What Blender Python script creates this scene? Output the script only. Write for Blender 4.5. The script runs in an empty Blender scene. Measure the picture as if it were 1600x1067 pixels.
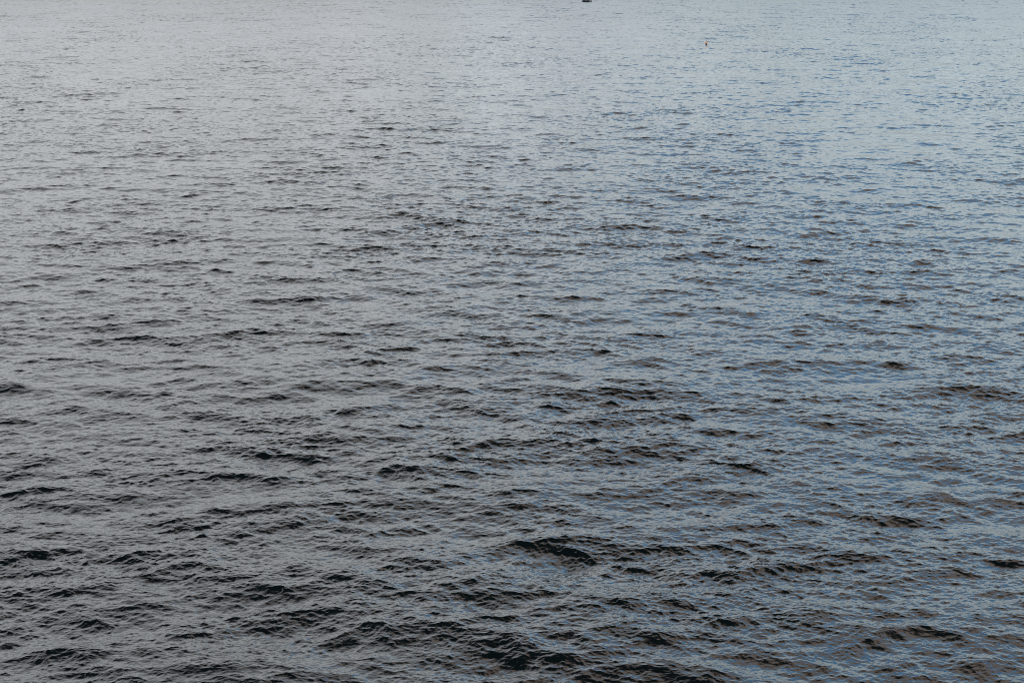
import bpy, math
import numpy as np

R = math.radians
scene = bpy.context.scene

# ------------------------------------------------------------------ camera
CAM_H = 18.0
PITCH = 17.0
cam_data = bpy.data.cameras.new("camera")
cam = bpy.data.objects.new("camera", cam_data)
scene.collection.objects.link(cam)
cam_data.sensor_width = 36.0
cam_data.lens = 50.0
cam_data.clip_start = 0.1
cam_data.clip_end = 20000.0
cam.location = (0.0, 0.0, CAM_H)
cam.rotation_euler = (R(90.0 - PITCH), 0.0, 0.0)
scene.camera = cam

scene.view_settings.view_transform = 'Standard'
scene.view_settings.look = 'None'
scene.view_settings.gamma = 1.0
scene.view_settings.exposure = 0.0
scene.cycles.filter_width = 0.85        # crisp, as the photograph is

# ------------------------------------------------------------------ sky
SUN_ELEV, SUN_AZ = 24.0, 200.0        # low sun behind the viewer, veiled by cloud
world = bpy.data.worlds.new("World")
scene.world = world
world.use_nodes = True
nt = world.node_tree
nt.nodes.clear()
N = nt.nodes.new
L = nt.links.new


def math_node(op, a, b=None, c=None, clamp=False):
    n = N("ShaderNodeMath")
    n.operation = op
    n.use_clamp = clamp
    for i, v in enumerate((a, b, c)):
        if v is None:
            continue
        if isinstance(v, (int, float)):
            n.inputs[i].default_value = v
        else:
            L(v, n.inputs[i])
    return n.outputs[0]


def smooth(v, lo, hi):
    n = N("ShaderNodeMapRange")
    n.interpolation_type = 'SMOOTHSTEP'
    L(v, n.inputs['Value'])
    n.inputs['From Min'].default_value = lo
    n.inputs['From Max'].default_value = hi
    return n.outputs['Result']


def ramp(v, stops):
    n = N("ShaderNodeValToRGB")
    cr = n.color_ramp
    cr.elements[0].position, cr.elements[0].color = stops[0][0], (*stops[0][1], 1)
    cr.elements[1].position, cr.elements[1].color = stops[-1][0], (*stops[-1][1], 1)
    for p, c in stops[1:-1]:
        e = cr.elements.new(p)
        e.color = (*c, 1)
    L(v, n.inputs[0])
    return n.outputs[0]


def mixc(f, a, b, mode='MIX'):
    n = N("ShaderNodeMix")
    n.data_type = 'RGBA'
    n.blend_type = mode
    if isinstance(f, (int, float)):
        n.inputs[0].default_value = f
    else:
        L(f, n.inputs[0])
    for i, v in ((6, a), (7, b)):
        if isinstance(v, tuple):
            n.inputs[i].default_value = (*v, 1)
        else:
            L(v, n.inputs[i])
    return n.outputs[2]


tc = N("ShaderNodeTexCoord")
sep = N("ShaderNodeSeparateXYZ")
L(tc.outputs['Generated'], sep.inputs[0])
dx, dy, dz = sep.outputs
zc = math_node('MAXIMUM', dz, 0.0)
# cloud deck coordinates
inv = math_node('DIVIDE', 1.0, math_node('ADD', zc, 0.22))
comb = N("ShaderNodeCombineXYZ")
L(math_node('MULTIPLY', dx, inv), comb.inputs[0])
L(math_node('MULTIPLY', dy, inv), comb.inputs[1])


def noise(scale, detail, rough, loc=(0, 0, 0)):
    m = N("ShaderNodeMapping")
    m.inputs['Location'].default_value = loc
    L(comb.outputs[0], m.inputs[0])
    n = N("ShaderNodeTexNoise")
    n.inputs['Scale'].default_value = scale
    n.inputs['Detail'].default_value = detail
    n.inputs['Roughness'].default_value = rough
    L(m.outputs[0], n.inputs['Vector'])
    return n.outputs[0]


n1 = noise(1.6, 6, 0.6)
n2 = noise(6.5, 7, 0.66, (4.1, 2.7, 0))
n4 = noise(2.6, 4, 0.5, (7.7, 3.1, 0))
n3 = noise(0.9, 4, 0.5, (1.3, 9.2, 0))

# elevation (sine) pushed about by the clouds' own shapes
el = math_node('ADD', zc, math_node('MULTIPLY', math_node('SUBTRACT', n1, 0.5), 0.22))
# left to right: closed grey deck -> broken deck with blue gaps
hyp = math_node('SQRT', math_node('ADD', math_node('MULTIPLY', dx, dx), math_node('MULTIPLY', dy, dy)))
az = math_node('DIVIDE', dx, math_node('MAXIMUM', hyp, 0.02))
azn = math_node('ADD', az, math_node('MULTIPLY', math_node('SUBTRACT', n3, 0.5), 0.45))
right = smooth(azn, -0.20, 0.32)

grey_deck = ramp(el, [
    (0.00, (0.53, 0.55, 0.57)),
    (0.08, (0.74, 0.77, 0.80)),
    (0.17, (1.40, 1.46, 1.53)),
    (0.25, (1.50, 1.56, 1.62)),
    (0.38, (1.20, 1.255, 1.32)),
    (0.54, (1.12, 1.16, 1.215)),
    (0.70, (0.66, 0.65, 0.66)),
    (0.82, (0.010, 0.011, 0.013)),
])
broken_deck = ramp(el, [
    (0.00, (0.40, 0.47, 0.50)),
    (0.08, (0.56, 0.66, 0.70)),
    (0.17, (1.22, 1.42, 1.52)),
    (0.25, (1.38, 1.61, 1.72)),
    (0.38, (1.14, 1.32, 1.41)),
    (0.54, (1.02, 0.97, 0.94)),
    (0.76, (0.98, 0.79, 0.68)),
    (0.93, (0.012, 0.011, 0.010)),
])
deck = mixc(right, grey_deck, broken_deck)
streak = ramp(n2, [(0.34, (0.55, 0.55, 0.56)), (0.66, (1.45, 1.45, 1.44))])
deck = mixc(1.0, deck, streak, 'MULTIPLY')

sky = N("ShaderNodeTexSky")
sky.sky_type = 'NISHITA'
sky.sun_disc = False
sky.sun_elevation = R(SUN_ELEV)
sky.sun_rotation = R(SUN_AZ)
skyc = mixc(1.0, sky.outputs[0], (0.115, 0.40, 0.50), 'MULTIPLY')

# where the deck opens: middle elevations on the right
band = math_node('MULTIPLY', smooth(el, 0.34, 0.46), math_node('SUBTRACT', 1.0, smooth(el, 0.55, 0.66)))
gap = math_node('MULTIPLY', math_node('MULTIPLY', band, right), smooth(n4, 0.33, 0.52))
col = mixc(gap, deck, skyc)
bg = N("ShaderNodeBackground")
L(col, bg.inputs[0])
WORLD_GAIN = 0.95
bg.inputs[1].default_value = WORLD_GAIN
wo = N("ShaderNodeOutputWorld")
L(bg.outputs[0], wo.inputs[0])

# ------------------------------------------------------------------ sun
sd = bpy.data.lights.new("sun", 'SUN')
sd.energy = 0.9
sd.angle = R(14)
sd.color = (1.0, 0.95, 0.88)
sun = bpy.data.objects.new("sun", sd)
scene.collection.objects.link(sun)
sun.rotation_euler = (R(90 - SUN_ELEV), 0, R(180 - SUN_AZ))

# ------------------------------------------------------------------ water
WIND = R(83)          # direction the waves run along (crests nearly across the view)


def patch(size, n, lo, hi, seed, peak, amp, power, choppy):
    """One periodic tile of sea: height and horizontal displacement from a random
    directional spectrum, wavelengths between lo and hi metres."""
    rng = np.random.default_rng(seed)
    k1 = np.fft.fftfreq(n, d=size / n) * 2 * np.pi
    kx, ky = np.meshgrid(k1, k1)
    k = np.hypot(kx, ky)
    k[0, 0] = 1e-6
    th = np.arctan2(ky, kx) - WIND
    kp = 2 * np.pi / peak
    # elevation variance density: k^-4 tail, gentle low-frequency cut-off
    S = k ** -4.0 * (1 + (k / 12.0) ** 2) ** 0.32 * np.exp(-1.25 * (kp / k) ** 2)
    # crests long near the peak, confused for the short ripples
    c = np.cos(th)
    mixk = np.clip(np.log(k / kp) / np.log(30), 0, 1)
    s = power * (1 - mixk) + 2.4 * mixk
    D = np.where(c > 0, np.abs(c) ** s, 0.02) 
    D = D + 0.06 * mixk
    lam = 2 * np.pi / k
    w = np.clip((np.log(lam / lo)) / 0.35 + 0.5, 0, 1) * np.clip((np.log(hi / lam)) / 0.35 + 0.5, 0, 1)
    A = np.sqrt(S * D * w) * (2 * np.pi / size)
    A[0, 0] = 0
    z = (rng.standard_normal((n, n)) + 1j * rng.standard_normal((n, n))) * A * amp
    f = n * n
    h = np.real(np.fft.ifft2(z)) * f
    gx = np.real(np.fft.ifft2(1j * kx / k * z)) * f * choppy
    gy = np.real(np.fft.ifft2(1j * ky / k * z)) * f * choppy
    sl = np.real(np.fft.ifft2(1j * k * z)) * f
    print("patch", size, "height rms %.3f" % h.std(), "slope rms %.3f" % sl.std())
    return size, n, np.stack([h, gx, gy], -1).astype(np.float32)


def sample(p, x, y, rot):
    size, n, f = p
    c, s = math.cos(rot), math.sin(rot)
    u = (x * c + y * s) / size * n
    v = (-x * s + y * c) / size * n
    iu, iv = np.floor(u), np.floor(v)
    fu, fv = (u - iu).astype(np.float32)[..., None], (v - iv).astype(np.float32)[..., None]
    i0, j0 = iu.astype(np.int64) % n, iv.astype(np.int64) % n
    i1, j1 = (i0 + 1) % n, (j0 + 1) % n
    r = (f[j0, i0] * (1 - fu) + f[j0, i1] * fu) * (1 - fv) + (f[j1, i0] * (1 - fu) + f[j1, i1] * fu) * fv
    return r[..., 0], r[..., 1] * c - r[..., 2] * s, r[..., 1] * s + r[..., 2] * c


def soft_noise(x, y, scale, seed):
    rng = np.random.default_rng(seed)
    r = np.zeros_like(x)
    for _ in range(14):
        a = rng.uniform(0, 2 * np.pi)
        f = rng.uniform(0.5, 1.6) * 2 * np.pi / scale
        r += np.sin((x * math.cos(a) + y * math.sin(a)) * f + rng.uniform(0, 6.28))
    return r / math.sqrt(7)


AMP = 0.061
tiles = [
    (patch(97.0, 2048, 0.9, 60.0, 11, 6.8, AMP * 1.14, 5.0, 1.0), R(0)),
    (patch(61.3, 1024, 0.9, 60.0, 23, 3.4, AMP * 0.80, 4.0, 1.0), R(9)),
    (patch(23.7, 1536, 0.035, 0.9, 37, 3.6, AMP * 0.88, 3.0, 0.9), R(-6)),
    (patch(14.9, 1024, 0.035, 0.9, 41, 3.6, AMP * 0.78, 3.0, 0.9), R(13)),
]

# rows get farther apart with distance from the shore, columns fan out
ys = [-400, -250, -150, -90, -50, -25, -8, 2, 8, 12, 15, 17]
y = 18.0
while y < 480:
    ys.append(y)
    y += 0.020 * (y / 26) ** 1.02
n_fine = len(ys)
step = 1.0
while y < 9000:
    ys.append(y)
    y += step
    step *= 1.12
ys = np.array(ys)
FINE = 1500
t = np.linspace(-1.22, 1.22, FINE)
out = [1.22 + 0.02 * (1.35 ** i - 1) / 0.35 for i in range(1, 20)]
t = np.concatenate([-np.array(out[::-1]), t, np.array(out)])
w = 0.375 * np.maximum(ys, 0) + 2.5 + 8.0 * np.exp(-np.clip(ys - 2, 0, None) / 6)
X = (t[None, :] * w[:, None])
Y = np.broadcast_to(ys[:, None], X.shape).copy()
print("rows", len(ys), "cols", len(t), "verts", X.size)
H = np.zeros_like(X)
DX = np.zeros_like(X)
DY = np.zeros_like(X)
gust = 1.0 + 0.05 * soft_noise(X, Y * 0.6, 70, 5) + 0.07 * soft_noise(X, Y, 22, 8)
gust = gust * (1 + 0.08 * soft_noise(X * 0.55, Y, 4.5, 15) + 0.06 * soft_noise(X * 0.6, Y, 9.5, 17))
gust = np.clip(gust, 0.55, 1.75)
# long cat's-paws of rougher and calmer ripples lying across the view
wind = np.clip(1 + 0.06 * soft_noise(X * 0.3, Y, 42, 31) + 0.07 * soft_noise(X * 0.35, Y, 14, 33), 0.62, 1.5)
for (p, rot) in tiles:
    CH = 400
    short = p[0] < 30
    for r0 in range(0, X.shape[0], CH):
        sl = slice(r0, r0 + CH)
        a, b, c = sample(p, X[sl], Y[sl], rot)
        g = gust[sl]
        if short:       # ripples too fine for the sparser far rows go into the surface's roughness
            g = g * wind[sl] * (1 + 0.12 * np.clip((Y[sl] - 100) / 150, 0, 1))
        else:           # the wind chop eases farther out
            g = g * (1 - 0.48 * np.clip((Y[sl] - 38) / 150, 0, 1))
        H[sl] += a * g
        DX[sl] += b * g
        DY[sl] += c * g
# moving points towards the crests sharpens them
co = np.stack([X + DX, Y + DY, H], -1).reshape(-1, 3).astype(np.float32)
nr, nc = X.shape
idx = (np.arange(nr - 1)[:, None] * nc + np.arange(nc - 1)[None, :]).ravel()
quads = np.stack([idx, idx + 1, idx + nc + 1, idx + nc], -1).astype(np.int32)
me = bpy.data.meshes.new("water")
me.vertices.add(len(co))
me.vertices.foreach_set("co", co.ravel())
me.loops.add(quads.size)
me.loops.foreach_set("vertex_index", quads.ravel())
me.polygons.add(len(quads))
me.polygons.foreach_set("loop_start", np.arange(0, quads.size, 4, dtype=np.int32))
me.polygons.foreach_set("use_smooth", np.ones(len(quads), dtype=bool))
me.update(calc_edges=True)
water = bpy.data.objects.new("water", me)
scene.collection.objects.link(water)
water["kind"] = "structure"

m = bpy.data.materials.new("sea_water")
m.use_nodes = True
nt = m.node_tree
N = nt.nodes.new
L = nt.links.new
bs = nt.nodes["Principled BSDF"]
bs.inputs['Base Color'].default_value = (0.0025, 0.0055, 0.0065, 1)
bs.inputs['Roughness'].default_value = 0.035
bs.inputs['IOR'].default_value = 1.75
tcn = N("ShaderNodeTexCoord")
mp = N("ShaderNodeMapping")
mp.inputs['Scale'].default_value = (1.0, 2.2, 1.0)
L(tcn.outputs['Object'], mp.inputs[0])
no = N("ShaderNodeTexNoise")
no.inputs['Scale'].default_value = 11.0
no.inputs['Detail'].default_value = 2
no.inputs['Roughness'].default_value = 0.5
L(mp.outputs[0], no.inputs['Vector'])
bp = N("ShaderNodeBump")
bp.inputs['Strength'].default_value = 1.0
bp.inputs['Distance'].default_value = 0.006
L(no.outputs[0], bp.inputs['Height'])
L(bp.outputs[0], bs.inputs['Normal'])
# wind roughens the open water away from the shore
sp = N("ShaderNodeSeparateXYZ")
L(tcn.outputs['Object'], sp.inputs[0])
mr = N("ShaderNodeMapRange")
mr.inputs['From Min'].default_value = 40
mr.inputs['From Max'].default_value = 300
mr.inputs['To Min'].default_value = 0.035
mr.inputs['To Max'].default_value = 0.26
L(sp.outputs[1], mr.inputs['Value'])
L(mr.outputs['Result'], bs.inputs['Roughness'])
me.materials.append(m)


# ------------------------------------------------------------------ small things afloat
def at(px, py):
    """Point on the still water seen at pixel (px, py) of the 1600 x 1067 photograph."""
    f = 1600 * cam_data.lens / 36.0
    a = R(PITCH) + math.atan((py - 533.5) / f)
    d = CAM_H / math.tan(a)
    depth = math.hypot(d, CAM_H) * math.cos(math.atan((py - 533.5) / f))
    return (px - 800) / f * depth, d


def mat(name, color, rough=0.5, metallic=0.0, scale=30.0, var=0.25):
    m = bpy.data.materials.new(name)
    m.use_nodes = True
    t = m.node_tree
    b = t.nodes["Principled BSDF"]
    n = t.nodes.new("ShaderNodeTexNoise")
    n.inputs['Scale'].default_value = scale
    n.inputs['Detail'].default_value = 5
    c = t.nodes.new("ShaderNodeTexCoord")
    t.links.new(c.outputs['Object'], n.inputs['Vector'])
    r = t.nodes.new("ShaderNodeValToRGB")
    r.color_ramp.elements[0].position = 0.3
    r.color_ramp.elements[1].position = 0.7
    r.color_ramp.elements[0].color = (*[v * (1 - var) for v in color], 1)
    r.color_ramp.elements[1].color = (*color, 1)
    t.links.new(n.outputs[0], r.inputs[0])
    t.links.new(r.outputs[0], b.inputs['Base Color'])
    b.inputs['Roughness'].default_value = rough
    b.inputs['Metallic'].default_value = metallic
    return m


def mesh_obj(name, verts, faces, material, parent=None, smooth=True):
    me = bpy.data.meshes.new(name)
    me.from_pydata(verts, [], faces)
    me.update()
    me.polygons.foreach_set("use_smooth", [smooth] * len(me.polygons))
    me.materials.append(material)
    o = bpy.data.objects.new(name, me)
    scene.collection.objects.link(o)
    o.parent = parent
    return o


def grid_faces(nu, nv, close_v=True, cap=False):
    f = []
    for i in range(nu - 1):
        for j in range(nv if close_v else nv - 1):
            k = (j + 1) % nv
            f.append((i * nv + j, i * nv + k, (i + 1) * nv + k, (i + 1) * nv + j))
    if cap:
        f.append(tuple(range(nv))[::-1])
        f.append(tuple((nu - 1) * nv + j for j in range(nv)))
    return f


def lathe(name, prof, material, parent, loc=(0, 0, 0), n=28):
    v = [(loc[0] + r * math.cos(6.2831853 * j / n), loc[1] + r * math.sin(6.2831853 * j / n), loc[2] + z)
         for r, z in prof for j in range(n)]
    return mesh_obj(name, v, grid_faces(len(prof), n, True, True), material, parent)


def tube(name, pts, rad, material, parent, n=10, closed=False):
    P = [np.array(p, float) for p in pts]
    v = []
    m_ = len(P)
    for i, p in enumerate(P):
        a = P[(i + 1) % m_] if closed or i < m_ - 1 else p
        b = P[i - 1] if closed or i > 0 else p
        t_ = (a - b) / np.linalg.norm(a - b)
        up = np.array((0.05, 0.02, 1.0)) if abs(t_[2]) < 0.9 else np.array((1.0, 0, 0.05))
        s_ = np.cross(t_, up)
        s_ /= np.linalg.norm(s_)
        u_ = np.cross(s_, t_)
        for j in range(n):
            q = 6.2831853 * j / n
            v.append(tuple(p + rad * (math.cos(q) * s_ + math.sin(q) * u_)))
    f = grid_faces(m_, n, True, not closed)
    if closed:
        f += [((m_ - 1) * n + j, (m_ - 1) * n + (j + 1) % n, (j + 1) % n, j) for j in range(n)]
    return mesh_obj(name, v, f, material, parent)


def thing(name, label, cat, loc, rz=0.0, rx=0.0):
    o = bpy.data.objects.new(name, None)
    scene.collection.objects.link(o)
    o.location = loc
    o.rotation_euler = (rx, 0, rz)
    o["label"] = label
    o["category"] = cat
    return o


# --- orange marker buoy
bx_, by_ = at(1103.5, 70.0)
orange = mat("orange_float_paint", (0.90, 0.47, 0.27), 0.5)
black = mat("black_rubber", (0.012, 0.012, 0.013), 0.6)
steel = mat("weathered_steel", (0.25, 0.24, 0.22), 0.45, 0.8)
buoy = thing("marker_buoy", "small round orange marker buoy with a black base, alone on the far water", "buoy",
             (bx_, by_, 0.04), 0.4, R(6))
buoy.scale = (0.95, 0.95, 0.95)
r = 0.19
lathe("float_ball", [(r * math.cos(a), 0.24 + r * math.sin(a)) for a in np.linspace(-1.15, 1.5, 16)],
      orange, buoy)
base = lathe("base_collar", [(0.03, -0.16), (0.08, -0.15), (0.11, -0.06), (0.12, 0.02), (0.118, 0.06), (0.10, 0.075)],
             black, buoy)
lathe("lifting_eye_stem", [(0.028, 0.42), (0.03, 0.44), (0.018, 0.47)], steel, buoy)
tube("lifting_eye", [(0.04 * math.cos(a), 0, 0.505 + 0.04 * math.sin(a)) for a in np.linspace(0, 6.2831853, 17)[:-1]],
     0.010, steel, buoy, closed=True)

# --- dark dinghy cut by the top edge, seen from astern
dx_, dy_ = at(915.5, 3.0)
navy = mat("dark_navy_hull_paint", (0.008, 0.010, 0.020), 0.35, scale=6)
wood = mat("worn_dark_wood", (0.10, 0.065, 0.04), 0.6, scale=12)
greyr = mat("grey_vinyl", (0.30, 0.30, 0.31), 0.5)
dinghy = thing("dinghy", "dark navy dinghy at the top edge of the view, seen from its stern", "boat",
               (dx_, dy_ + 0.05, 0.03), R(-4))
dinghy.scale = (1.5, 1.4, 1.4)
LN, BM = 3.0, 1.05
NS, NP = 22, 15
v, vi = [], []
for i in range(NS):
    s_ = i / (NS - 1)
    wid = BM / 2 * (0.88 + 0.12 * math.sin(s_ * math.pi / 0.9)) * (1 - max(0, (s_ - 0.45) / 0.55) ** 2.3) + 0.012
    keel = -0.13 + 0.42 * max(0, (s_ - 0.6) / 0.4) ** 2
    top = 0.36 + 0.16 * s_ ** 2
    for j in range(NP):
        q = (j / (NP - 1) - 0.5) * math.pi
        sx, sz = math.sin(q), math.cos(q)
        sxx = math.copysign(abs(sx) ** 0.62, sx)
        v.append((wid * sxx, s_ * LN, top - (top - keel) * abs(sz) ** 0.62))
outer = len(v)
for (a, b, c) in v[:outer]:
    v.append((a * 0.95, b + (0.03 if b < 0.1 else (-0.03 if b > LN - 0.1 else 0)), c + (0.03 if c < 0.33 else 0.0)))
f = []
for off, fl in ((0, False), (outer, True)):
    for i in range(NS - 1):
        for j in range(NP - 1):
            q = (off + i * NP + j, off + i * NP + j + 1, off + (i + 1) * NP + j + 1, off + (i + 1) * NP + j)
            f.append(q if not fl else q[::-1])
f.append(tuple(range(NP)))                       # transom outside
f.append(tuple(range(outer, outer + NP))[::-1])  # transom inside
for i in range(NS - 1):                          # sheer edge
    for j in (0, NP - 1):
        a, b = i * NP + j, (i + 1) * NP + j
        f.append((a, b, outer + b, outer + a))
f.append((0, NP - 1, outer + NP - 1, outer))
mesh_obj("hull", v, f, navy, dinghy)
rail = [v[i * NP] for i in range(NS)] + [v[i * NP + NP - 1] for i in range(NS - 1, -1, -1)]
tube("gunwale", rail, 0.022, wood, dinghy, n=8, closed=True)


def box(name, x0, x1, y0, y1, z0, z1, material, parent, bev=0.008):
    import bmesh
    bm = bmesh.new()
    g = bmesh.ops.create_cube(bm, size=1)
    for q in bm.verts:
        q.co = ((x0 + x1) / 2 + q.co.x * (x1 - x0), (y0 + y1) / 2 + q.co.y * (y1 - y0), (z0 + z1) / 2 + q.co.z * (z1 - z0))
    bmesh.ops.bevel(bm, geom=list(bm.edges), offset=bev, segments=2, affect='EDGES')
    me = bpy.data.meshes.new(name)
    bm.to_mesh(me)
    bm.free()
    me.materials.append(material)
    o = bpy.data.objects.new(name, me)
    scene.collection.objects.link(o)
    o.parent = parent
    return o


for yy, hw in ((0.35, 0.43), (1.25, 0.47), (2.15, 0.30)):
    box("thwart", -hw, hw, yy, yy + 0.22, 0.24, 0.265, wood, dinghy)
fend = lathe("fender", [(0.03, -0.02), (0.085, 0.0), (0.11, 0.05), (0.115, 0.15), (0.115, 0.27), (0.10, 0.34), (0.04, 0.39), (0.015, 0.41)],
             greyr, dinghy, (BM / 2 + 0.125, 0.25, -0.04))
tube("fender_line", [(BM / 2 + 0.125, 0.25, 0.365), (BM / 2 + 0.08, 0.25, 0.41), (BM / 2 - 0.03, 0.25, 0.385)], 0.008, greyr, fend, n=6)
